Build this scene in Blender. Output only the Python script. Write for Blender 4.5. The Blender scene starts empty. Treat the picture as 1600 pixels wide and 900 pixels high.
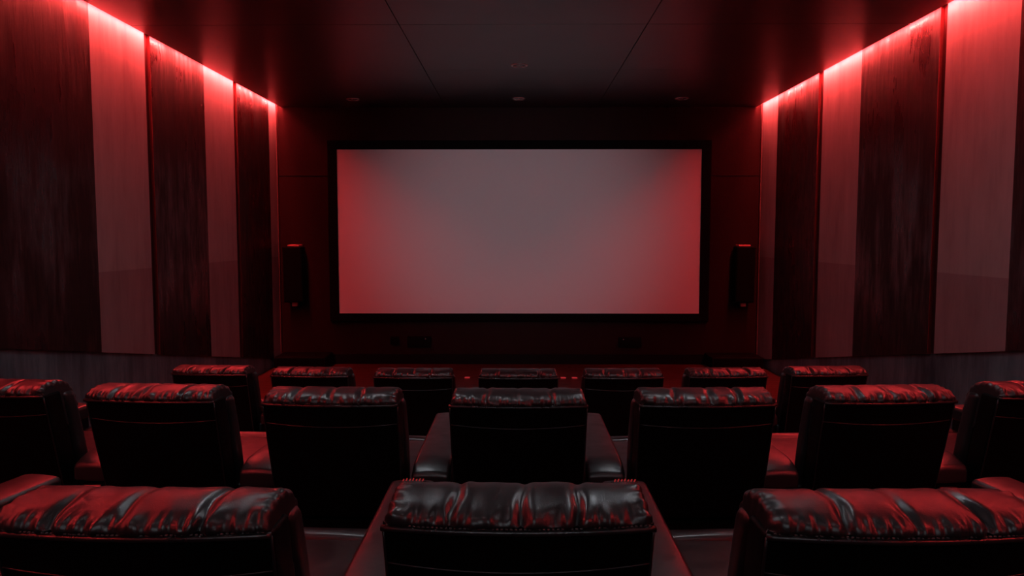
import bpy, bmesh, math, random
from mathutils import Vector, Matrix, noise

random.seed(7)
S = bpy.context.scene
COL = S.collection
EYE = 2.283            # camera height above the front floor
F = 1150.0             # focal length in pixels of a 1600 px wide frame
CEIL = EYE + 2.2267
WALL_X = 4.26          # structural side wall
FACE_X = 4.22          # face of the panels on the side wall
EDGE_X = 4.13          # ceiling edge (slot between ceiling and panels)
FRONT_Y = 13.0
BACK_Y = -3.2

# ------------------------------------------------------------------ materials
def new_mat(name):
    m = bpy.data.materials.new(name)
    m.use_nodes = True
    nt = m.node_tree
    return m, nt, nt.nodes['Principled BSDF']

def lnk(nt, a, b):
    nt.links.new(a, b)

def plain(name, col, rough=.5, spec=.5, metal=0.0):
    m, nt, b = new_mat(name)
    b.inputs['Base Color'].default_value = (*col, 1)
    b.inputs['Roughness'].default_value = rough
    b.inputs['Specular IOR Level'].default_value = spec
    b.inputs['Metallic'].default_value = metal
    return m

def emitter(name, col, strength):
    m, nt, b = new_mat(name)
    b.inputs['Base Color'].default_value = (0, 0, 0, 1)
    b.inputs['Emission Color'].default_value = (*col, 1)
    b.inputs['Emission Strength'].default_value = strength
    return m

def mapped(nt, scale, obj=False):
    tc = nt.nodes.new('ShaderNodeTexCoord')
    geo = nt.nodes.new('ShaderNodeNewGeometry')
    mp = nt.nodes.new('ShaderNodeMapping')
    mp.inputs['Scale'].default_value = scale
    lnk(nt, tc.outputs['Object'] if obj else geo.outputs['Position'], mp.inputs['Vector'])
    return mp.outputs['Vector']

def noise_tex(nt, vec, scale, detail=4, rough=.55):
    n = nt.nodes.new('ShaderNodeTexNoise')
    n.inputs['Scale'].default_value = scale
    n.inputs['Detail'].default_value = detail
    n.inputs['Roughness'].default_value = rough
    lnk(nt, vec, n.inputs['Vector'])
    return n.outputs['Fac']

def ramp(nt, fac, stops):
    r = nt.nodes.new('ShaderNodeValToRGB')
    el = r.color_ramp.elements
    while len(el) > 1:
        el.remove(el[-1])
    el[0].position = stops[0][0]
    el[0].color = (*stops[0][1], 1)
    for p, c in stops[1:]:
        e = el.new(p)
        e.color = (*c, 1)
    lnk(nt, fac, r.inputs['Fac'])
    return r.outputs['Color']

def mathn(nt, op, a, b):
    n = nt.nodes.new('ShaderNodeMath')
    n.operation = op
    for i, v in enumerate((a, b)):
        if isinstance(v, (int, float)):
            n.inputs[i].default_value = v
        else:
            lnk(nt, v, n.inputs[i])
    return n.outputs[0]

def bump(nt, b, h, strength, dist):
    n = nt.nodes.new('ShaderNodeBump')
    n.inputs['Strength'].default_value = strength
    n.inputs['Distance'].default_value = dist
    lnk(nt, h, n.inputs['Height'])
    lnk(nt, n.outputs['Normal'], b.inputs['Normal'])

def plaster(name, lo, mid, hi, rlo, rhi, spec, bstr, contrast=1.0, joint=None):
    """hand trowelled plaster: vertical brush streaks and cloudy patches"""
    m, nt, b = new_mat(name)
    streak = noise_tex(nt, mapped(nt, (2.2, 2.2, .42)), 2.2, 6, .6)
    cloud = noise_tex(nt, mapped(nt, (.7, .7, .45)), 1.7, 5, .6)
    fine = noise_tex(nt, mapped(nt, (12., 12., 1.6)), 1.5, 4, .6)
    mix = mathn(nt, 'ADD', mathn(nt, 'MULTIPLY', streak, .5), mathn(nt, 'MULTIPLY', cloud, .5))
    mix = mathn(nt, 'ADD', mix, mathn(nt, 'MULTIPLY', mathn(nt, 'SUBTRACT', fine, .5), .22))
    mix = mathn(nt, 'ADD', mathn(nt, 'MULTIPLY', mathn(nt, 'SUBTRACT', mix, .5), contrast * .5), .5)
    col = ramp(nt, mix, [(.34, lo), (.5, mid), (.68, hi)])
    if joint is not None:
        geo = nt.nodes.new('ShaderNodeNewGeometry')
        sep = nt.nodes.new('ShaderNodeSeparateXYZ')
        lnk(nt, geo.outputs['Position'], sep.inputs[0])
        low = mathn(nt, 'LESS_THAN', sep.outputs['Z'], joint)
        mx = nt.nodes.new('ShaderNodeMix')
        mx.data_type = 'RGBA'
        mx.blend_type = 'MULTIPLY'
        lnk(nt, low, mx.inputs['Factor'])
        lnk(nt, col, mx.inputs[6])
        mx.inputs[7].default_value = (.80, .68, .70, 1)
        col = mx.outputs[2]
    lnk(nt, col, b.inputs['Base Color'])
    rr = ramp(nt, mix, [(.34, (rhi,) * 3), (.68, (rlo,) * 3)])
    lnk(nt, rr, b.inputs['Roughness'])
    b.inputs['Specular IOR Level'].default_value = spec
    h = mathn(nt, 'ADD', streak, mathn(nt, 'MULTIPLY', fine, .35))
    bump(nt, b, h, bstr, .012)
    return m

M = {}
M['panel_dark'] = plaster('dark_plaster', (.004, .0015, .0018), (.015, .004, .0052), (.040, .013, .016), .26, .62, .42, .45, 4.5)
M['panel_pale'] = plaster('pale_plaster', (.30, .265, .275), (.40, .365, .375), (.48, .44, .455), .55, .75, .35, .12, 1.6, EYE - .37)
M['wall_plaster'] = plaster('grey_plaster', (.04, .07, .085), (.11, .17, .20), (.22, .32, .36), .5, .7, .4, .2, 2.0)
M['panel_edge'] = plain('panel_edge', (.09, .010, .012), .5)
M['reveal'] = plain('reveal', (.05, .008, .01), .6)
M['front_wall'] = plaster('front_wall_paint', (.012, .0028, .0034), (.0145, .0034, .0041), (.018, .0042, .005), .6, .7, .12, .04)
M['black'] = plain('black_matte', (.003, .003, .0034), .75, .08)
M['post'] = plain('corner_post', (.10, .05, .052), .6, .3)
M['velvet'] = plain('frame_velvet', (.0025, .0025, .0028), .9, .08)
M['black_gloss'] = plain('black_plastic', (.006, .006, .007), .3, .5)
M['baseboard'] = plain('baseboard_black', (.003, .0025, .0026), .6, .12)
M['chrome'] = plain('lamp_chrome', (.75, .70, .70), .32, .5, 1.0)
M['lamp_dark'] = plain('lamp_cavity', (.01, .01, .01), .5)
M['lens'] = plain('lamp_lens', (.32, .28, .28), .15, .6)
M['speaker_top'] = plain('speaker_cap', (.55, .20, .20), .4)
M['led'] = emitter('led_red', (1.0, .076, .064), 560.0)
M['led_soft'] = emitter('led_diffuser', (1.0, .04, .045), 80.0)
M['lamp_white'] = emitter('lamp_white', (.86, .92, 1.0), 7.0)
M['lamp_dim'] = emitter('lamp_dim', (.86, .92, 1.0), 195.0)
M['lamp_dimmer'] = emitter('lamp_dimmer', (.95, .93, 1.0), 30.0)
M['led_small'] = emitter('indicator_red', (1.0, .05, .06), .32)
M['led_button'] = emitter('button_red', (1.0, .06, .06), .24)
M['thread'] = plain('thread', (.16, .13, .13), .6)

def screen_mat():
    m, nt, b = new_mat('screen_cloth')
    b.inputs['Base Color'].default_value = (.72, .70, .72, 1)
    b.inputs['Roughness'].default_value = .9
    b.inputs['Specular IOR Level'].default_value = .1
    f = noise_tex(nt, mapped(nt, (1, 1, 1)), 600, 2)
    bump(nt, b, f, .03, .001)
    return m
M['screen'] = screen_mat()

def ceiling_mat():
    m, nt, b = new_mat('ceiling_paint')
    f = noise_tex(nt, mapped(nt, (1, 1, 1)), 1.2, 5)
    lnk(nt, ramp(nt, f, [(.3, (.024, .015, .021)), (.7, (.029, .018, .025))]), b.inputs['Base Color'])
    lnk(nt, ramp(nt, f, [(.3, (.34,) * 3), (.7, (.38,) * 3)]), b.inputs['Roughness'])
    b.inputs['Specular IOR Level'].default_value = 1.0
    b.inputs['IOR'].default_value = 1.7
    g = noise_tex(nt, mapped(nt, (1, 1, 1)), 90, 2)
    bump(nt, b, g, .04, .002)
    return m
M['ceiling'] = ceiling_mat()

def floor_mat():
    m, nt, b = new_mat('floor_boards')
    br = nt.nodes.new('ShaderNodeTexBrick')
    br.inputs['Scale'].default_value = 1.0
    br.inputs['Brick Width'].default_value = 1.6
    br.inputs['Row Height'].default_value = .16
    br.inputs['Mortar Size'].default_value = .006
    br.inputs['Color1'].default_value = (.10, .030, .026, 1)
    br.inputs['Color2'].default_value = (.065, .019, .017, 1)
    br.inputs['Mortar'].default_value = (.012, .004, .004, 1)
    lnk(nt, mapped(nt, (1, 1, 1)), br.inputs['Vector'])
    lnk(nt, br.outputs['Color'], b.inputs['Base Color'])
    g = noise_tex(nt, mapped(nt, (1.2, 14, 1)), 3, 5)
    lnk(nt, ramp(nt, g, [(.3, (.26,) * 3), (.7, (.44,) * 3)]), b.inputs['Roughness'])
    h = mathn(nt, 'SUBTRACT', mathn(nt, 'MULTIPLY', g, .15), br.outputs['Fac'])
    bump(nt, b, h, .35, .006)
    return m
M['floor'] = floor_mat()
M['carpet'] = plain('dark_carpet', (.010, .006, .007), .95, .1)

def leather(name, base, rough, fold=1.0, spec=.5):
    m, nt, b = new_mat(name)
    v = mapped(nt, (1, 1, 1), True)
    big = noise_tex(nt, v, 9, 4)
    vor = nt.nodes.new('ShaderNodeTexVoronoi')
    vor.inputs['Scale'].default_value = 330
    lnk(nt, v, vor.inputs['Vector'])
    b.inputs['Base Color'].default_value = (*base, 1)
    lnk(nt, ramp(nt, big, [(.3, (rough - .05,) * 3), (.7, (rough + .08,) * 3)]), b.inputs['Roughness'])
    b.inputs['Specular IOR Level'].default_value = spec
    h = mathn(nt, 'ADD', mathn(nt, 'MULTIPLY', big, 1.0 * fold), mathn(nt, 'MULTIPLY', vor.outputs['Distance'], .045))
    bump(nt, b, h, .35, .012)
    return m
M['leather'] = leather('black_leather', (.020, .016, .018), .34, .35, 1.0)
M['leather_piping'] = leather('black_leather_piping', (.020, .016, .018), .28, .2, 1.0)
M['leather_back'] = leather('black_leather_back', (.0022, .002, .0022), .55, .3, .15)  # same leather, darkened in colour so backs and arm sides read as shaded
M['grille'] = plain('grille_cloth', (.003, .003, .003), .95, .05)

# ------------------------------------------------------------------ mesh helpers
def link_mesh(name, bm, mats, parent=None, smooth=True, loc=(0, 0, 0), rot=(0, 0, 0)):
    me = bpy.data.meshes.new(name)
    bmesh.ops.recalc_face_normals(bm, faces=bm.faces)
    for f in bm.faces:
        f.smooth = smooth
    bm.to_mesh(me)
    bm.free()
    o = bpy.data.objects.new(name, me)
    for m in (mats if isinstance(mats, (list, tuple)) else [mats]):
        me.materials.append(m)
    o.location = loc
    o.rotation_euler = rot
    COL.objects.link(o)
    if parent:
        o.parent = parent
    return o

def tag(o, label, cat, group=None):
    o['label'] = label
    o['category'] = cat
    if group:
        o['group'] = group
    return o

def thing(name, label, cat, loc=(0, 0, 0), rot=(0, 0, 0), group=None):
    o = bpy.data.objects.new(name, None)
    o.empty_display_size = .2
    o.location = loc
    o.rotation_euler = rot
    COL.objects.link(o)
    return tag(o, label, cat, group)

def structure(name, bm, mats, label, smooth=False):
    o = link_mesh(name, bm, mats, smooth=smooth)
    o['kind'] = 'structure'
    o['label'] = label
    return o

def add_box(bm, lo, hi, mat=0):
    x0, y0, z0 = lo
    x1, y1, z1 = hi
    v = [bm.verts.new(p) for p in ((x0, y0, z0), (x1, y0, z0), (x1, y1, z0), (x0, y1, z0),
                                   (x0, y0, z1), (x1, y0, z1), (x1, y1, z1), (x0, y1, z1))]
    fs = []
    for idx in ((3, 2, 1, 0), (4, 5, 6, 7), (0, 1, 5, 4), (1, 2, 6, 5), (2, 3, 7, 6), (3, 0, 4, 7)):
        f = bm.faces.new([v[i] for i in idx])
        f.material_index = mat
        fs.append(f)
    return v, fs

def bevelled_box(lo, hi, r, seg=2):
    bm = bmesh.new()
    add_box(bm, lo, hi)
    bmesh.ops.bevel(bm, geom=bm.edges[:], offset=r, segments=seg, affect='EDGES', profile=.5)
    return bm

def axis_params(half, r, n, k=4):
    inner = half - r
    left = [-half + r * i / k for i in range(k)]
    mid = [-inner + 2 * inner * i / n for i in range(n + 1)]
    right = [inner + r * (i + 1) / k for i in range(k)]
    return left + mid + right

def round_box(lo, hi, r, n=(8, 8, 8), deform=None, mat=0, bm=None):
    """box with round edges on an even grid, then deformed point by point"""
    bm = bm or bmesh.new()
    c = [(a + b) / 2 for a, b in zip(lo, hi)]
    h = [(b - a) / 2 for a, b in zip(lo, hi)]
    P = [axis_params(h[i], min(r, h[i] * .98), n[i]) for i in range(3)]
    cache = {}
    def vert(q):
        key = tuple(round(t, 6) for t in q)
        if key in cache:
            return cache[key]
        inn = [max(-(h[i] - r), min(h[i] - r, q[i])) for i in range(3)]
        d = Vector([q[i] - inn[i] for i in range(3)])
        if d.length > 1e-9:
            # a box corner pushed on to the sphere of radius r
            m = max(abs(t) for t in d)
            d = d.normalized() * r * (m / r)
        p = Vector(inn) + d + Vector(c)
        if deform:
            p = Vector(deform(p.x, p.y, p.z))
        cache[key] = bm.verts.new(p)
        return cache[key]
    for ax in range(3):
        u, w = [(1, 2), (0, 2), (0, 1)][ax]
        for sgn in (-1, 1):
            for i in range(len(P[u]) - 1):
                for j in range(len(P[w]) - 1):
                    vs = []
                    for a, b in ((i, j), (i + 1, j), (i + 1, j + 1), (i, j + 1)):
                        q = [0, 0, 0]
                        q[ax] = sgn * h[ax]
                        q[u] = P[u][a]
                        q[w] = P[w][b]
                        vs.append(vert(q))
                    if len(set(vs)) == 4:
                        try:
                            f = bm.faces.new(vs)
                            f.material_index = mat
                        except ValueError:
                            pass
    return bm

def add_tube(bm, pts, r, n=8, mat=0):
    rings = []
    for i, p in enumerate(pts):
        p = Vector(p)
        t = (Vector(pts[min(i + 1, len(pts) - 1)]) - Vector(pts[max(i - 1, 0)])).normalized()
        ref = Vector((0, 0, 1)) if abs(t.z) < .9 else Vector((0, 1, 0))
        a = t.cross(ref).normalized()
        b = t.cross(a).normalized()
        rings.append([bm.verts.new(p + (a * math.cos(k / n * 2 * math.pi) + b * math.sin(k / n * 2 * math.pi)) * r) for k in range(n)])
    for i in range(len(rings) - 1):
        for k in range(n):
            f = bm.faces.new((rings[i][k], rings[i][(k + 1) % n], rings[i + 1][(k + 1) % n], rings[i + 1][k]))
            f.material_index = mat
    for ring in (rings[0], rings[-1]):
        f = bm.faces.new(ring)
        f.material_index = mat

def add_lathe(bm, prof, c, n=40, mat=0):
    rings = []
    for r, z in prof:
        rings.append([bm.verts.new((c[0] + r * math.cos(k / n * 2 * math.pi), c[1] + r * math.sin(k / n * 2 * math.pi), c[2] + z)) for k in range(n)])
    for i in range(len(rings) - 1):
        for k in range(n):
            f = bm.faces.new((rings[i][k], rings[i][(k + 1) % n], rings[i + 1][(k + 1) % n], rings[i + 1][k]))
            f.material_index = mat
    return rings

# ------------------------------------------------------------------ room shell
Z2, Z3 = .430, .572          # heights of the two seating platforms
STEP2, STEP3 = 5.62, 3.52    # front edges of the platforms

bm = bmesh.new()
add_box(bm, (-WALL_X, STEP2, -.12), (WALL_X, FRONT_Y, 0), 0)
add_box(bm, (-WALL_X, STEP3, -.12), (WALL_X, STEP2, Z2), 1)
add_box(bm, (-WALL_X, BACK_Y, -.12), (WALL_X, STEP3, Z3), 1)
for s in (-1, 1):
    a, b = sorted((s * 3.52, s * WALL_X))
    add_box(bm, (a, STEP2, 0), (b, STEP2 + .32, Z2 / 2), 1)
structure('floor', bm, [M['floor'], M['carpet']], 'dark reddish board floor below two raised seating platforms')

def side_wall(name, s):
    bm = bmesh.new()
    a, b = sorted((s * WALL_X, s * (WALL_X + .2)))
    add_box(bm, (a, BACK_Y - .2, -.12), (b, FRONT_Y + .2, CEIL + .5))
    structure(name, bm, M['wall_plaster'], 'grey plaster side wall behind the tall panels')
side_wall('wall_left', -1)
side_wall('wall_right', 1)

bm = bmesh.new()
seam = EYE + 1.035
add_box(bm, (-WALL_X, FRONT_Y, -.12), (WALL_X, FRONT_Y + .2, seam - .011))
add_box(bm, (-WALL_X, FRONT_Y, seam + .011), (WALL_X, FRONT_Y + .2, CEIL + .5))
add_box(bm, (-WALL_X, FRONT_Y + .02, seam - .011), (WALL_X, FRONT_Y + .2, seam + .011))
structure('wall_front', bm, M['front_wall'], 'dark screen wall with a thin level joint')

bm = bmesh.new()
add_box(bm, (-WALL_X, BACK_Y - .2, -.12), (WALL_X, BACK_Y, CEIL + .5))
structure('wall_back', bm, M['black'], 'dark rear wall')

bm = bmesh.new()
add_box(bm, (-FACE_X + .02, FRONT_Y - .03, 0), (FACE_X - .02, FRONT_Y, .172))
structure('baseboard_front', bm, M['baseboard'], 'black skirting below the screen')

# ceiling: boards with thin open joints, a slot left open along both side walls
bm = bmesh.new()
ys = [BACK_Y, 1.5, 5.2, 7.96, 10.1, FRONT_Y]
xs = [-EDGE_X, -1.265, 1.36, EDGE_X]
g = .005
for i in range(len(xs) - 1):
    for j in range(len(ys) - 1):
        x0 = xs[i] + (g if i else 0)
        x1 = xs[i + 1] - (g if i < len(xs) - 2 else 0)
        gy = g if j != 3 else .0015
        gy1 = g if j != 2 + 1 - 0 else .0015
        add_box(bm, (x0, ys[j] + (g if j in (1, 2, 3) else .0012), CEIL), (x1, ys[j + 1] - (g if j in (0, 1, 2) else .0012), CEIL + .045))
add_box(bm, (-EDGE_X + .12, BACK_Y, CEIL + .05), (EDGE_X - .12, FRONT_Y, CEIL + .08), 1)
add_box(bm, (-WALL_X, BACK_Y, CEIL + .36), (WALL_X, FRONT_Y, CEIL + .5), 1)
for s in (-1, 1):
    a, b = sorted((s * (EDGE_X - .02), s * EDGE_X))
    add_box(bm, (a, BACK_Y, CEIL + .045), (b, FRONT_Y, CEIL + .36), 1)
structure('ceiling', bm, [M['ceiling'], M['black']], 'dark lowered board ceiling with open slots along the side walls')

# ------------------------------------------------------------------ panels on the side walls
def drop_at(y):
    return max(.75, 1.17 + .181 * (y - 7.3))

def wall_panel(s, y0, y1, mat, label):
    bm = bmesh.new()
    y0, y1 = y0 * 1.005, min(y1 * 1.005, 12.93)
    xi, xo = s * FACE_X, s * WALL_X
    top = CEIL + .34
    # a few columns and rows so that the raked lower edge is followed
    ny = 8
    def col(x):
        return [(x, y0 + (y1 - y0) * i / ny) for i in range(ny + 1)]
    fin, fout = [], []
    for i in range(ny + 1):
        y = y0 + (y1 - y0) * i / ny
        zb = EYE - drop_at(y)
        fin.append((bm.verts.new((xi, y, zb)), bm.verts.new((xi, y, top))))
        fout.append((bm.verts.new((xo, y, zb)), bm.verts.new((xo, y, top))))
    def face(*v, m=0):
        f = bm.faces.new(v)
        f.material_index = m
    for i in range(ny):
        face(fin[i][0], fin[i + 1][0], fin[i + 1][1], fin[i][1])
        face(fout[i][0], fout[i + 1][0], fout[i + 1][1], fout[i][1])
        face(fin[i][0], fin[i + 1][0], fout[i + 1][0], fout[i][0], m=0)
        face(fin[i][1], fin[i + 1][1], fout[i + 1][1], fout[i][1], m=0)
    for i in (0, ny):
        face(fin[i][0], fin[i][1], fout[i][1], fout[i][0], m=1)
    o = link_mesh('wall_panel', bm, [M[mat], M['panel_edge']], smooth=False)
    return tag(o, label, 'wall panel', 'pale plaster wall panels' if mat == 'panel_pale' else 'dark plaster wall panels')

def reveal(s, y0, y1, n):
    bm = bmesh.new()
    y0, y1 = y0 * 1.005, y1 * 1.005
    a, b = sorted((s * (WALL_X - .004), s * WALL_X))
    zb = EYE - drop_at((y0 + y1) / 2)
    add_box(bm, (a, y0, zb), (b, y1, CEIL + .34))
    structure('trim_%d' % n, bm, M['reveal'], 'dark red strip in the groove between two wall panels')

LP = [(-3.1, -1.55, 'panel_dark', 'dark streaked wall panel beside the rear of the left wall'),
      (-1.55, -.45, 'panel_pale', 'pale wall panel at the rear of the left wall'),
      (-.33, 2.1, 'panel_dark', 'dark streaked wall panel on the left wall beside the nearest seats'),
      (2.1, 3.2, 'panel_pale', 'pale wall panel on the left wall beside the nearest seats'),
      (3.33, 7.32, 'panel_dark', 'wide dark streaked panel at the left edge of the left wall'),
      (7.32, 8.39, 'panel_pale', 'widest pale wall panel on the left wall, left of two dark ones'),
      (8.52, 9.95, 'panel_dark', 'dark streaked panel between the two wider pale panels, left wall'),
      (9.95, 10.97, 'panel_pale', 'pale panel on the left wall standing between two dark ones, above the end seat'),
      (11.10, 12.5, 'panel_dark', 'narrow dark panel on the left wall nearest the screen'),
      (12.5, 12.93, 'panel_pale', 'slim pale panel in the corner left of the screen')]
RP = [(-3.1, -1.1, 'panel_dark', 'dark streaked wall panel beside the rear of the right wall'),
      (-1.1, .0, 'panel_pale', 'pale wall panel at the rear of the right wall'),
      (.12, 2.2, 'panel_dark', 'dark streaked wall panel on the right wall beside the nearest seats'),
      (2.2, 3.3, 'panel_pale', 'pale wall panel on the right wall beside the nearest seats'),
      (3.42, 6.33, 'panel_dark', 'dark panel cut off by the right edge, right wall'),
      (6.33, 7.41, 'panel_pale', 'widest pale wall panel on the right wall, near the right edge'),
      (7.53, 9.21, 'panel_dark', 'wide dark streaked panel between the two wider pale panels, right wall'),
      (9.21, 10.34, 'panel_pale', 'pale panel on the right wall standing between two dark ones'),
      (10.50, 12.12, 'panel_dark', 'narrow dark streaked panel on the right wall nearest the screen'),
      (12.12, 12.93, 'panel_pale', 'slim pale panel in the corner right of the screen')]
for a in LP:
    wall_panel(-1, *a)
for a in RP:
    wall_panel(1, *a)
n = 1
for s, P in ((-1, LP), (1, RP)):
    for a, b in zip(P[:-1], P[1:]):
        if b[0] - a[1] > .01:
            reveal(s, a[1], b[0], n)
            n += 1

# pale corner posts where the side walls meet the screen wall
for s in (-1, 1):
    bm = bmesh.new()
    a, b = sorted((s * (FACE_X - .012), s * WALL_X))
    add_box(bm, (a, 12.93, EYE - 2.13), (b, FRONT_Y, CEIL + .34))
    structure('trim_%d' % n, bm, M['post'], 'pale corner strip beside the screen wall')
    n += 1

# ------------------------------------------------------------------ LED strips in the ceiling slots
for s, side in ((-1, 'left'), (1, 'right')):
    t = thing('led_strip', 'glowing red light strip in the ceiling slot along the %s wall' % side, 'light strip',
              (s * EDGE_X, (BACK_Y + FRONT_Y) / 2, CEIL + .045), group='red cove light strips')
    hl = (FRONT_Y - BACK_Y) / 2 - .02
    def sbox(bm, o0, o1, z0, z1):
        a, b = sorted((s * o0, s * o1))
        add_box(bm, (a, -hl, z0), (b, hl, z1))
    bm = bmesh.new()
    sbox(bm, .003, .014, 0, .004)
    link_mesh('light_tape', bm, M['led'], t, False)
    bm = bmesh.new()
    sbox(bm, .0145, .082, 0, .004)
    link_mesh('diffuser', bm, M['led_soft'], t, False)
    bm = bmesh.new()
    sbox(bm, .001, .086, .0045, .014)
    link_mesh('channel', bm, M['black'], t, False)

# ------------------------------------------------------------------ projection screen
t = thing('projection_screen', 'wide pale projection screen in a black frame on the front wall', 'screen', (0, FRONT_Y, EYE))
X0, X1, ZB, ZT = -3.165, 3.18, -1.372, 1.494
bm = bmesh.new()
add_box(bm, (X0 - .02, -.075, ZB - .02), (X1 + .02, -.06, ZT + .02))
link_mesh('screen_cloth', bm, M['screen'], t, False)
bm = bmesh.new()
OX0, OX1, OZB, OZT = -3.325, 3.345, -1.508, 1.648
def frame_bar(lo, hi):
    v, fs = add_box(bm, lo, hi)
frame_bar((OX0, -.10, ZT), (OX1, 0, OZT))
frame_bar((OX0, -.10, OZB), (OX1, 0, ZB))
frame_bar((OX0, -.10, ZB), (X0, 0, ZT))
frame_bar((X1, -.10, ZB), (OX1, 0, ZT))
bmesh.ops.bevel(bm, geom=[e for e in bm.edges if abs(e.verts[0].co.y + .10) < 1e-4 and abs(e.verts[1].co.y + .10) < 1e-4], offset=.006, segments=2, affect='EDGES')
link_mesh('frame', bm, M['velvet'], t, False)
bm = bmesh.new()
e = .008
for lo, hi in (((OX0 - e, -.03, OZT), (OX1 + e, 0, OZT + e)), ((OX0 - e, -.03, OZB - e), (OX1 + e, 0, OZB)),
               ((OX0 - e, -.03, OZB), (OX0, 0, OZT)), ((OX1, -.03, OZB), (OX1 + e, 0, OZT))):
    add_box(bm, lo, hi)
link_mesh('edge_trim', bm, M['black_gloss'], t, False)

# ------------------------------------------------------------------ wall speakers
def wall_speaker(s, side):
    t = thing('wall_speaker', 'tall black loudspeaker on a bracket, %s of the screen' % side, 'speaker',
              (s * 3.91, FRONT_Y, EYE - 1.16), (0, 0, 0), 'wall loudspeakers')
    H, hw = .97, .165
    def lean(x, y, z):
        # the cabinet leans away from the screen at its top and narrows at the back
        k = 1 - .22 * max(0, (y + .10) / .25)
        return (x * k - s * .022 * (z / H - .5) * -1 * 1.0, y - .03 * (1 - z / H), z)
    bm = round_box((-hw, -.30, 0), (hw, -.05, H), .02, (6, 4, 10), lean)
    body = link_mesh('cabinet', bm, M['black'], t)
    bm = round_box((-hw + .012, -.318, .02), (hw - .012, -.302, H - .02), .006, (4, 1, 8), lean)
    link_mesh('grille', bm, M['grille'], t)
    bm = round_box((-.10, -.24, H), (.10, -.02, H + .028), .008, (4, 4, 1), lambda x, y, z: (x, y, z + .022 * (y + .24)))
    link_mesh('top_bracket', bm, M['speaker_top'], t)
    bm = round_box((-.045, -.20, -.075), (.045, -.12, .004), .008, (2, 2, 2), lambda x, y, z: (x + s * .01, y, z))
    link_mesh('bottom_bracket', bm, M['speaker_top'], t)
    bm = bmesh.new()
    add_box(bm, (-.05, -.125, -.03), (.05, 0, .0))
    add_box(bm, (-.06, -.012, -.10), (.06, 0, .10))
    link_mesh('wall_mount', bm, M['black'], t, False)
    bm = bmesh.new()
    add_box(bm, (-.05, -.06, H * .5), (.05, 0, H * .62))
    link_mesh('spacer', bm, M['black'], t, False)
wall_speaker(-1, 'left')
wall_speaker(1, 'right')

# ------------------------------------------------------------------ low black cabinets in the front corners
for s, side in ((-1, 'left'), (1, 'right')):
    t = thing('subwoofer', 'low black box on the floor in the corner, %s below the screen' % side, 'speaker', (s * 3.72, 12.62, 0), group='low floor speakers')
    bm = round_box((-.44, -.24, .012), (.44, .30, .225), .03, (6, 4, 4))
    link_mesh('cabinet', bm, M['black'], t)
    bm = round_box((-.40, -.252, .035), (.40, -.243, .20), .004, (6, 1, 3))
    link_mesh('grille', bm, M['grille'], t)
    for x in (-.38, .38):
        for y in (-.19, .25):
            bm = bmesh.new()
            add_lathe(bm, [(0.001, 0), (.02, 0), (.02, .014), (.001, .014)], (x, y, 0), 12)
            link_mesh('foot', bm, M['black_gloss'], t)

# ------------------------------------------------------------------ wall boxes below the screen
def wall_unit(x, z, w, h, name, label, glint):
    t = thing(name, label, 'wall unit', (x, FRONT_Y, z))
    bm = bevelled_box((-w / 2, -.05, -h / 2), (w / 2, 0, h / 2), .012, 3)
    link_mesh('housing', bm, M['black'], t)
    bm = bmesh.new()
    for i in range(5):
        zz = -h * .32 + i * h * .16
        add_box(bm, (-w * .40, -.055, zz - .005), (w * .40, -.0495, zz + .005))
    link_mesh('louvre', bm, M['black'], t, False)
    if glint:
        bm = bmesh.new()
        add_lathe(bm, [(.001, .006), (.008, .005), (.01, 0)], (0, 0, 0), 12)
        link_mesh('screw', bm, M['chrome'], t, True, (w * glint, -.056, h * .30), (math.pi / 2, 0, 0))
wall_unit(-1.765, EYE - 1.885, .42, .19, 'wall_vent', 'black louvred unit on the wall below the left of the screen', .28)
wall_unit(1.98, EYE - 1.89, .40, .18, 'wall_vent', 'black louvred unit on the wall below the right of the screen', -.3)
wall_unit(-2.20, EYE - 1.86, .15, .14, 'socket_plate', 'small square black plate left of the louvred wall unit', 0)

# small floor plates with a dim red emission before the front row
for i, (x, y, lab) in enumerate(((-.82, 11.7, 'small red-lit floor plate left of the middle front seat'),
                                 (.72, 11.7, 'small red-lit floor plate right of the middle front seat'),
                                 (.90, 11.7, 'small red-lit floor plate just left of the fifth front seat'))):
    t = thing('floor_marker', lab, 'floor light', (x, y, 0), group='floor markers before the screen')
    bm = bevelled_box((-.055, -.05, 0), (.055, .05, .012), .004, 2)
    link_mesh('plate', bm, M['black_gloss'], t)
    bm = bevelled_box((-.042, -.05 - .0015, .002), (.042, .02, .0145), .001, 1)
    link_mesh('lens', bm, M['led_small'], t)

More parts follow.
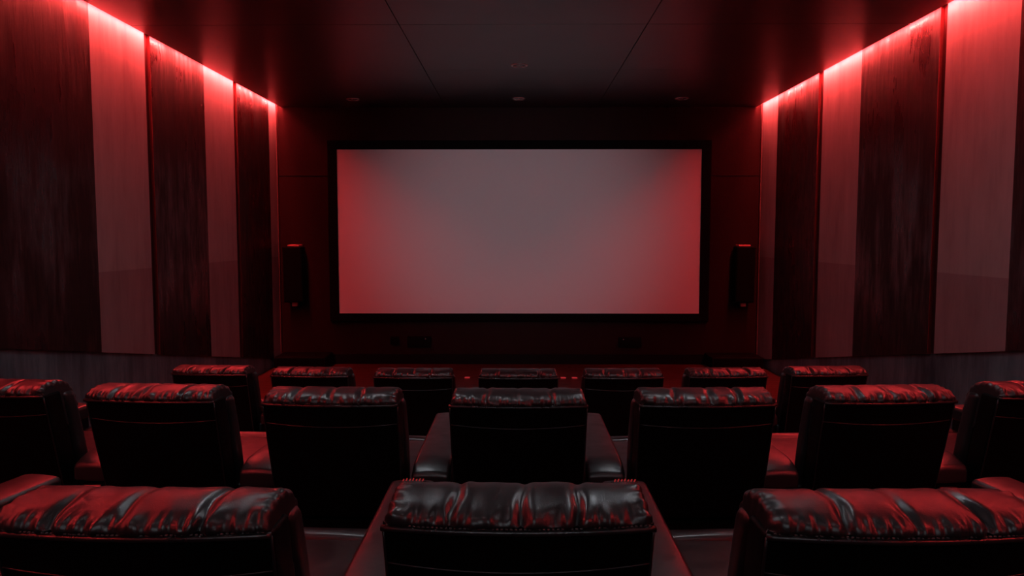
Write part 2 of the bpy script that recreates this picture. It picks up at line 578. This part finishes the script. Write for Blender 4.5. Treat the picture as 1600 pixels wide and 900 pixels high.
# ------------------------------------------------------------------ recessed ceiling lamps (switched off, except the unseen ones added over the seats)
def downlight(x, y, label, lit=None):
    t = thing('downlight', label, 'ceiling light', (x, y, CEIL), group='recessed ceiling lamps')
    bm = bmesh.new()
    add_lathe(bm, [(.082, .004), (.088, -.010), (.098, -.013), (.108, -.010), (.113, .0), (.113, .002)], (0, 0, 0))
    link_mesh('trim_ring', bm, M['chrome'], t)
    bm = bmesh.new()
    r = add_lathe(bm, [(.085, .0005), (.075, -.004), (.05, -.0085), (.046, -.0095)], (0, 0, 0))
    link_mesh('reflector', bm, M['lamp_dark'], t)
    bm = bmesh.new()
    r = add_lathe(bm, [(.046, -.0092), (.042, -.016), (.026, -.022), (.001, -.024)] if not lit else [(.084, -.002), (.080, -.006), (.001, -.008)], (0, 0, 0))
    bm.faces.new(r[-1])
    link_mesh('bulb', bm, M[lit if lit else 'lens'], t)
    if lit:
        return
    bm = bmesh.new()
    for k in range(3):
        bm = bmesh.new()
        a = k * 2.094 + .5
        p = [(.048 * math.cos(a), .048 * math.sin(a), -.012), (.088 * math.cos(a), .088 * math.sin(a), -.012)]
        add_tube(bm, p, .004, 6)
        link_mesh('clip', bm, M['chrome'], t)
downlight(.01, 9.83, 'recessed round ceiling lamp on the centre line, nearer of the two')
downlight(0, 12.19, 'recessed round ceiling lamp on the centre line, close to the screen wall')
downlight(-2.71, 12.22, 'recessed round ceiling lamp above the left end of the screen')
downlight(2.66, 12.19, 'recessed round ceiling lamp above the right end of the screen')

for y, w in ((5.0, 'over the middle row'), (1.4, 'over the nearest row')):  # lit lamps added out of view for neutral sheen on seats and walls
    for x, q in ((-1.3, 'left'), (1.3, 'right')):
        downlight(x, y, 'dimly lit recessed ceiling lamp %s, %s of the centre line' % (w, q), 'lamp_dim' if y > 3 else 'lamp_dimmer')

# ------------------------------------------------------------------ recliners
H = 1.0
ZS = .957                 # height of the seam below the head pillow
LEAN = math.tan(math.radians(14))
BUL = .034                # how far the back bows out
HW = .357

def lean_y(z):
    return (ZS - z) * LEAN

def bow(x):
    u = max(-1, min(1, x / HW))
    return -BUL * (1 - u * u)

def catmull(pts, n):
    out = []
    P = [pts[0]] + list(pts) + [pts[-1]]
    for i in range(1, len(P) - 2):
        for k in range(n):
            t = k / n
            q = []
            for d in range(2):
                a, b, c, e_ = P[i - 1][d], P[i][d], P[i + 1][d], P[i + 2][d]
                q.append(.5 * (2 * b + (c - a) * t + (2 * a - 5 * b + 4 * c - e_) * t * t + (3 * b - a - 3 * c + e_) * t ** 3))
            out.append(tuple(q))
    out.append(pts[-1])
    return out

PROFILE = catmull([(.004, -.004), (-.012, .010), (.004, .031), (.044, .050), (.11, .059), (.17, .055), (.222, .034),
                   (.255, -.01), (.268, -.08), (.262, -.20), (.235, -.27), (.19, -.29)], 7)

def headrest_bm(seed):
    rnd = random.Random(seed)
    nt_ = len(PROFILE)
    L = [0]
    for a, b in zip(PROFILE[:-1], PROFILE[1:]):
        L.append(L[-1] + math.dist(a, b))
    us = []
    N = 150
    for i in range(N + 1):
        v = -1 + 2 * i / N
        us.append(math.copysign(1 - (1 - abs(v)) ** 1.25, v))     # finer at the ends
    cre = [(-.5 + rnd.uniform(-.05, .05), rnd.uniform(.7, 1.1), rnd.uniform(-.05, .05)),
           (rnd.uniform(-.04, .04), rnd.uniform(.5, .9), rnd.uniform(-.05, .05)),
           (.5 + rnd.uniform(-.05, .05), rnd.uniform(.7, 1.1), rnd.uniform(-.05, .05))]
    off = rnd.uniform(0, 100)
    bm = bmesh.new()
    grid = []
    for u in us:
        row = []
        au = abs(u)
        for j, (py, pz) in enumerate(PROFILE):
            a = PROFILE[max(j - 1, 0)]
            b = PROFILE[min(j + 1, nt_ - 1)]
            ty, tz = b[0] - a[0], b[1] - a[1]
            l = math.hypot(ty, tz) or 1
            ny, nz = -tz / l, ty / l               # outward (up / back)
            s = L[j]
            # how strongly this point can puff: nothing at the seam
            w = min(1, s / .045)
            d = 0
            for uc, amp, sl in cre:
                c = uc + sl * (s - .12) / .2 + .012 * math.sin(s * 40 + uc * 9)
                x = (u - c)
                wid = .022 + .022 * min(1, s / .12)
                d -= amp * .017 * math.exp(-(x / wid) ** 2) * min(1, .35 + s / .05) * (1 if s < .09 else max(.45, 1 - (s - .09) / .12))
                d += amp * .002 * math.exp(-((x - .075) / .05) ** 2) * w
            # sections swell between the creases
            d += .004 * w
            # folds rising from the seam
            near = math.exp(-((s - .035) / .035) ** 2)
            f1 = noise.noise(Vector((u * 13 + off, s * 8, off)))
            f2 = noise.noise(Vector((u * 31 + off, s * 14, 3 + off)))
            d += near * (.013 * f1 + .006 * f2)
            d += .004 * noise.noise(Vector((u * 5 + off, s * 9, 7))) * w
            # gathered ends
            ge = max(0, (au - .80) / .20)
            d += ge * ge * (.010 * noise.noise(Vector((u * 9, s * 34 + off, 11))) + .005 * math.sin(s * 130 + off)) * w
            # round the ends off
            r = .06
            if au > 1 - r:
                q = (au - (1 - r)) / r
                d -= .020 * (1 - math.sqrt(max(0, 1 - q * q))) * min(1, s / .03)
            x = u * (HW - .002 - .012 * min(1, max(0, s / .11)))
            y = py + ny * d
            z = pz + nz * d
            # end corners pull down a little
            z -= .005 * max(0, (au - .86) / .14) ** 2 * w
            k = max(0, 1 - max(0, y) / .18)
            row.append(bm.verts.new((x, y + bow(x) * k + lean_y(ZS + z), ZS + z)))
        grid.append(row)
    for i in range(len(grid) - 1):
        for j in range(nt_ - 1):
            bm.faces.new((grid[i][j], grid[i + 1][j], grid[i + 1][j + 1], grid[i][j + 1]))
    # close the underside and the two ends
    for i in range(len(grid) - 1):
        bm.faces.new((grid[i][0], grid[i][-1], grid[i + 1][-1], grid[i + 1][0]))
    bm.faces.new(grid[0])
    bm.faces.new(grid[-1])
    return bm

def seam_pts(z, out, n=40, half=HW):
    return [((-1 + 2 * i / n) * half, bow((-1 + 2 * i / n) * half) - out + lean_y(z), z) for i in range(n + 1)]

def backrest_bm():
    zb = .27
    def f(x, y, z):
        k = max(0, 1 - max(0, y) / .12)
        taper = 1 - .03 * (ZS - z) / .65
        return (x * taper, y + bow(x) * k * (.55 + .45 * (z - zb) / (ZS - zb)) + lean_y(z), z)
    return round_box((-HW, 0, zb), (HW, .135, ZS), .014, (16, 3, 14), f)

def back_cushion_bm():
    def f(x, y, z):
        sw = 1 + .02 * math.sin((z - .4) / .5 * math.pi)
        return (x * sw * (1 - .02 * (ZS - z) / .6), y + lean_y(z), z + .006 * math.sin(x * 9))
    return round_box((-HW - .002, .140, .385), (HW + .002, .262, ZS - .005), .045, (14, 3, 12), f)

def seat_bm(y0, y1, z0, z1, half):
    c = (y0 + y1) / 2
    def f(x, y, z):
        p = (1 - (x / half) ** 2) * (1 - ((y - c) / ((y1 - y0) / 2)) ** 2)
        return (x, y, z + (.014 * p if z > (z0 + z1) / 2 else 0) + (.003 * noise.noise(Vector((x * 6, y * 6, 1)))))
    return round_box((-half, y0, z0), (half, y1, z1), .022, (12, 12, 3), f)

AX0, AX1, AY0, AY1, AZ = .372, .580, .165, 1.40, .570
def arm_pad_bm(s, y1):
    def f(x, y, z):
        d = max(0, (AY0 + .17 - y) / .17)
        crown = .010 * (1 - ((x - (AX0 + AX1) / 2) / .11) ** 2)
        return (s * x, y, z - .050 * d * d + (crown if z > AZ - .04 else 0))
    return round_box((AX0, AY0, AZ - .095), (AX1, y1, AZ), .022, (8, 24, 4), f)

def make_armrest(root, s, y1=AY1, marks=False):
    a = link_mesh('armrest', arm_pad_bm(s, y1), M['leather'], root)
    x0, x1 = sorted((s * (AX0 + .012), s * (AX1 - .012)))
    bm = bevelled_box((x0, AY0 + .035, .02), (x1, y1 - .03, AZ - .085), .012, 3)
    link_mesh('side_panel', bm, M['leather_back'], a)
    c = s * (AX0 + AX1) / 2
    bm = bevelled_box((c - .055, AY0 + .014, AZ - .186), (c + .055, AY0 + .036, AZ - .160), .004, 2)
    link_mesh('indicator_housing', bm, M['black_gloss'], a)
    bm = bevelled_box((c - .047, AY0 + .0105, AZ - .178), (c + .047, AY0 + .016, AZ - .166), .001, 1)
    o = link_mesh('indicator_light', bm, M['led_small'], a)  # thin strip given a dim red emission
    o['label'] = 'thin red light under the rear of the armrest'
    bm = round_box((x0 + .01, AY0 + .06, 0), (x1 - .01, y1 - .06, .022), .006, (2, 4, 1))
    link_mesh('plinth', bm, M['black'], a)
    if marks:  # glowing slanted marks standing in for illegible red lettering
        bm = bevelled_box((c - .062, y1 - .050, AZ - .002), (c + .062, y1 - .018, AZ + .008), .003, 2)
        link_mesh('control_panel', bm, M['black_gloss'], a)
        hs = [.009, .012, .010, .013, .009, .011, .010]
        for i, h in enumerate(hs):
            bm = bmesh.new()
            x = c - .044 + i * .0147
            v, fs = add_box(bm, (x - .0028, y1 - .036, AZ + .007), (x + .0028, y1 - .031, AZ + .008 + h))
            for k in v[4:]:
                k.co.x += .005
            link_mesh('button', bm, M['led_button'], a, False)
    return a

HEAD = [headrest_bm(i + 3) for i in range(4)]
HEAD_ME = []
for bm in HEAD:
    me = bpy.data.meshes.new('headrest')
    bmesh.ops.recalc_face_normals(bm, faces=bm.faces)
    for f in bm.faces:
        f.smooth = True
    bm.to_mesh(me)
    bm.free()
    me.materials.append(M['leather'])
    HEAD_ME.append(me)

def make_recliner():
    root = thing('recliner_chair', '', 'recliner')
    b = link_mesh('backrest', backrest_bm(), M['leather_back'], root)
    for s in (-1, 1):
        bm = bmesh.new()
        pts = []
        for i in range(15):
            z = .30 + (ZS - .012 - .30) * i / 14
            taper = 1 - .03 * (ZS - z) / .65
            pts.append((s * (HW - .003) * taper, lean_y(z) - .001, z))
        add_tube(bm, pts, .0042, 6)
        link_mesh('edge_piping', bm, M['leather'], b)
    bm = bmesh.new()
    pts = []
    for i in range(41):
        u = -1 + 2 * i / 40
        z = ZS - .115 - .016 * (1 - u * u)
        k = .55 + .45 * (z - .27) / (ZS - .27)
        pts.append((u * (HW - .006), bow(u * HW) * k - .0005 + lean_y(z), z))
    add_tube(bm, pts, .0026, 6)
    link_mesh('panel_seam', bm, M['leather'], b)
    link_mesh('back_cushion', back_cushion_bm(), M['leather'], root)
    h = bpy.data.objects.new('headrest', HEAD_ME[0])
    COL.objects.link(h)
    h.parent = root
    bm = bmesh.new()
    add_tube(bm, seam_pts(ZS - .006, .009), .0090, 10)
    link_mesh('piping', bm, M['leather_piping'], h)
    bm = bmesh.new()
    rnd = random.Random(2)
    for i in range(58):
        u = (-1 + 2 * (i + .5) / 58) * .97
        x = u * HW
        y = bow(x) + lean_y(ZS + .007) - .0145
        add_box(bm, (x - .0032, y, ZS + .0055), (x + .0032, y + .004, ZS + .0082))
    link_mesh('stitching', bm, M['thread'], h, False)
    link_mesh('seat', seat_bm(.30, 1.272, .21, .402, .362), M['leather'], root)
    link_mesh('footrest', seat_bm(1.277, 1.385, .13, .404, .362), M['leather'], root)
    bm = bevelled_box((-.34, .22, .02), (.34, 1.08, .235), .012, 2)
    add_box(bm, (-.30, .26, 0), (.30, 1.02, .03))
    link_mesh('base', bm, M['black'], root, False)
    return root

def kids(o):
    return list(o.children)

def copy_tree(o, parent=None):
    c = o.copy()
    COL.objects.link(c)
    if parent:
        c.parent = parent
    for ch in kids(o):
        copy_tree(ch, c)
    return c

proto = make_recliner()
ARM = {}
R1, R2, R3 = 6.817, 3.848, 1.874
NAMES1 = {-3: 'leftmost black leather recliner in the far row nearest the screen',
          -2: 'second black leather recliner from the left in the far row by the screen',
          -1: 'third black leather recliner from the left in the far row by the screen',
          0: 'black leather recliner in the centre of the far row by the screen',
          1: 'third black leather recliner from the right in the far row by the screen',
          2: 'second black leather recliner from the right in the far row by the screen',
          3: 'rightmost black leather recliner in the far row nearest the screen'}
NAMES2 = {-3: 'black leather recliner cut off by the left edge, middle row',
          -2: 'red-topped black recliner in the middle row, second from the left edge',
          -1: 'black leather recliner left of the central seat, middle row',
          0: 'central black leather recliner of the middle row with an armrest on each side',
          1: 'black leather recliner right of the central seat, middle row',
          2: 'red-topped black recliner in the middle row, second from the right edge',
          3: 'black leather recliner cut off by the right edge, middle row'}
NAMES3 = {-2: 'recliner of the nearest row showing only its red-lit armrest at the left edge',
          -1: 'large red-lit black recliner of the nearest row at the lower left',
          0: 'large black leather recliner of the nearest row at the bottom centre',
          1: 'large red-lit black recliner of the nearest row at the lower right',
          2: 'recliner of the nearest row showing only its red-lit armrest at the right edge'}
def arms_for(k):
    return (-1, 1) if k == 0 else ((-1,) if k < 0 else (1,))

# the rows bend gently round the screen: the outer seats stand a little further forward and are turned in
def on_arc(k, y, pitch, sag, turn):
    return k * pitch, y + sag * k * k, math.radians(turn) * k

plan = []
for k in range(-3, 4):
    x, y, a = on_arc(k, R1, .992, .018, 1.4)
    plan.append((x, y, 0, a, 1.05, NAMES1[k], 'recliners in the far row', arms_for(k), k + 5, False))
for k in range(-3, 4):
    x, y, a = on_arc(k, R2, 1.01, .027, 1.9)
    plan.append((x, y, Z2, a, 1.03, NAMES2[k], 'recliners in the middle row', arms_for(k), k * 3 + 11, False))
for k in range(-2, 3):
    arms = (-1, 1) if k == 0 else (() if abs(k) == 1 else ((-1,) if k < 0 else (1,)))
    x, y, a = {-2: (-2.0, R3, math.radians(-10)), 2: (1.96, R3, math.radians(10))}.get(k) or on_arc(k, R3, .995, -.045, 1.1)
    plan.append((x, y, Z3, a, 1.03 if abs(k) == 1 else 1.0, NAMES3[k], 'recliners in the nearest row', arms, k + 6, k == 0))
chairs = [copy_tree(proto) for _ in range(len(plan) - 1)] + [proto]
for c, (x, y, z, ang, wide, label, group, arms, var, marks) in zip(chairs, plan):
    c.location = (x, y, z)
    c.rotation_euler = (0, 0, ang)
    c.scale = (wide, 1, 1)
    c['label'] = label
    c['category'] = 'recliner'
    c['group'] = group
    for ch in kids(c):
        if ch.name.startswith('headrest'):
            ch.data = HEAD_ME[var % 4]
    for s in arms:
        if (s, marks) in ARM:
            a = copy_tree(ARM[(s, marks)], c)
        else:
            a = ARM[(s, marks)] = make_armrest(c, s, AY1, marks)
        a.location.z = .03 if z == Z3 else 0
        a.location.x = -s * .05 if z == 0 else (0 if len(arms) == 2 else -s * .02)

# ------------------------------------------------------------------ unseen projector added at the back of the room to light the screen
PY = -1.6
PZ = EYE + 1.55
t = thing('projector', 'black ceiling projector behind the nearest row', 'projector', (0, PY, PZ))
bm = round_box((-.23, -.28, -.085), (.23, .20, .085), .03, (6, 6, 3))
link_mesh('housing', bm, M['black'], t)
bm = bmesh.new()
add_lathe(bm, [(.05, 0), (.062, 0), (.062, .05), (.05, .05), (.046, .02)], (0, 0, 0), 32)
link_mesh('lens_ring', bm, M['black_gloss'], t, True, (0, .195, 0), (-math.pi / 2, 0, 0))
bm = bmesh.new()
add_tube(bm, [(0, -.05, .08), (0, -.05, CEIL - PZ)], .02, 12)
link_mesh('ceiling_mount', bm, M['black'], t)

# dim cool light bar added unseen on the rear wall, as neutral fill
t = thing('wall_lamp', 'long cool white light bar high on the rear wall', 'wall lamp', (0, BACK_Y, CEIL - .42))
bm = bevelled_box((-1.55, 0, -.16), (1.55, .07, .16), .012, 2)
link_mesh('housing', bm, M['black'], t)
bm = bevelled_box((-1.5, .066, -.13), (1.5, .085, .13), .008, 2)
link_mesh('diffuser', bm, M['lamp_white'], t)

L = bpy.data.lights.new('projector_beam', 'SPOT')  # added spot that brightens the middle of the screen
L.energy = 800
L.color = (1.0, .90, 1.0)
L.spot_size = math.radians(26.5)
L.spot_blend = 1.0
L.shadow_soft_size = .03
lo = bpy.data.objects.new('projector_beam', L)
COL.objects.link(lo)
lo.location = (0, PY + .28, PZ)
d = Vector((.0, FRONT_Y, EYE + .35)) - Vector(lo.location)
lo.rotation_euler = d.to_track_quat('-Z', 'Y').to_euler()

# ------------------------------------------------------------------ world, camera, view
w = bpy.data.worlds.new('World')
w.use_nodes = True
w.node_tree.nodes['Background'].inputs[0].default_value = (0, 0, 0, 1)
S.world = w

cam = bpy.data.cameras.new('Camera')
cam.sensor_width = 36
cam.sensor_fit = 'HORIZONTAL'
cam.lens = F / 1600 * 36
cam.clip_start = .05
co = bpy.data.objects.new('Camera', cam)
COL.objects.link(co)
co.location = (0, 0, EYE)
co.rotation_euler = (math.pi / 2 - math.atan(82 / F), 0, math.atan(10 / F))
S.camera = co

S.view_settings.view_transform = 'Standard'
S.view_settings.look = 'None'
S.view_settings.gamma = 1
S.view_settings.use_curve_mapping = False
S.view_settings.exposure = 0
try:
    S.cycles.max_bounces = 8
    S.cycles.diffuse_bounces = 5
    S.cycles.glossy_bounces = 4
    S.cycles.use_denoising = True
    S.cycles.sample_clamp_indirect = 4
except Exception:
    pass
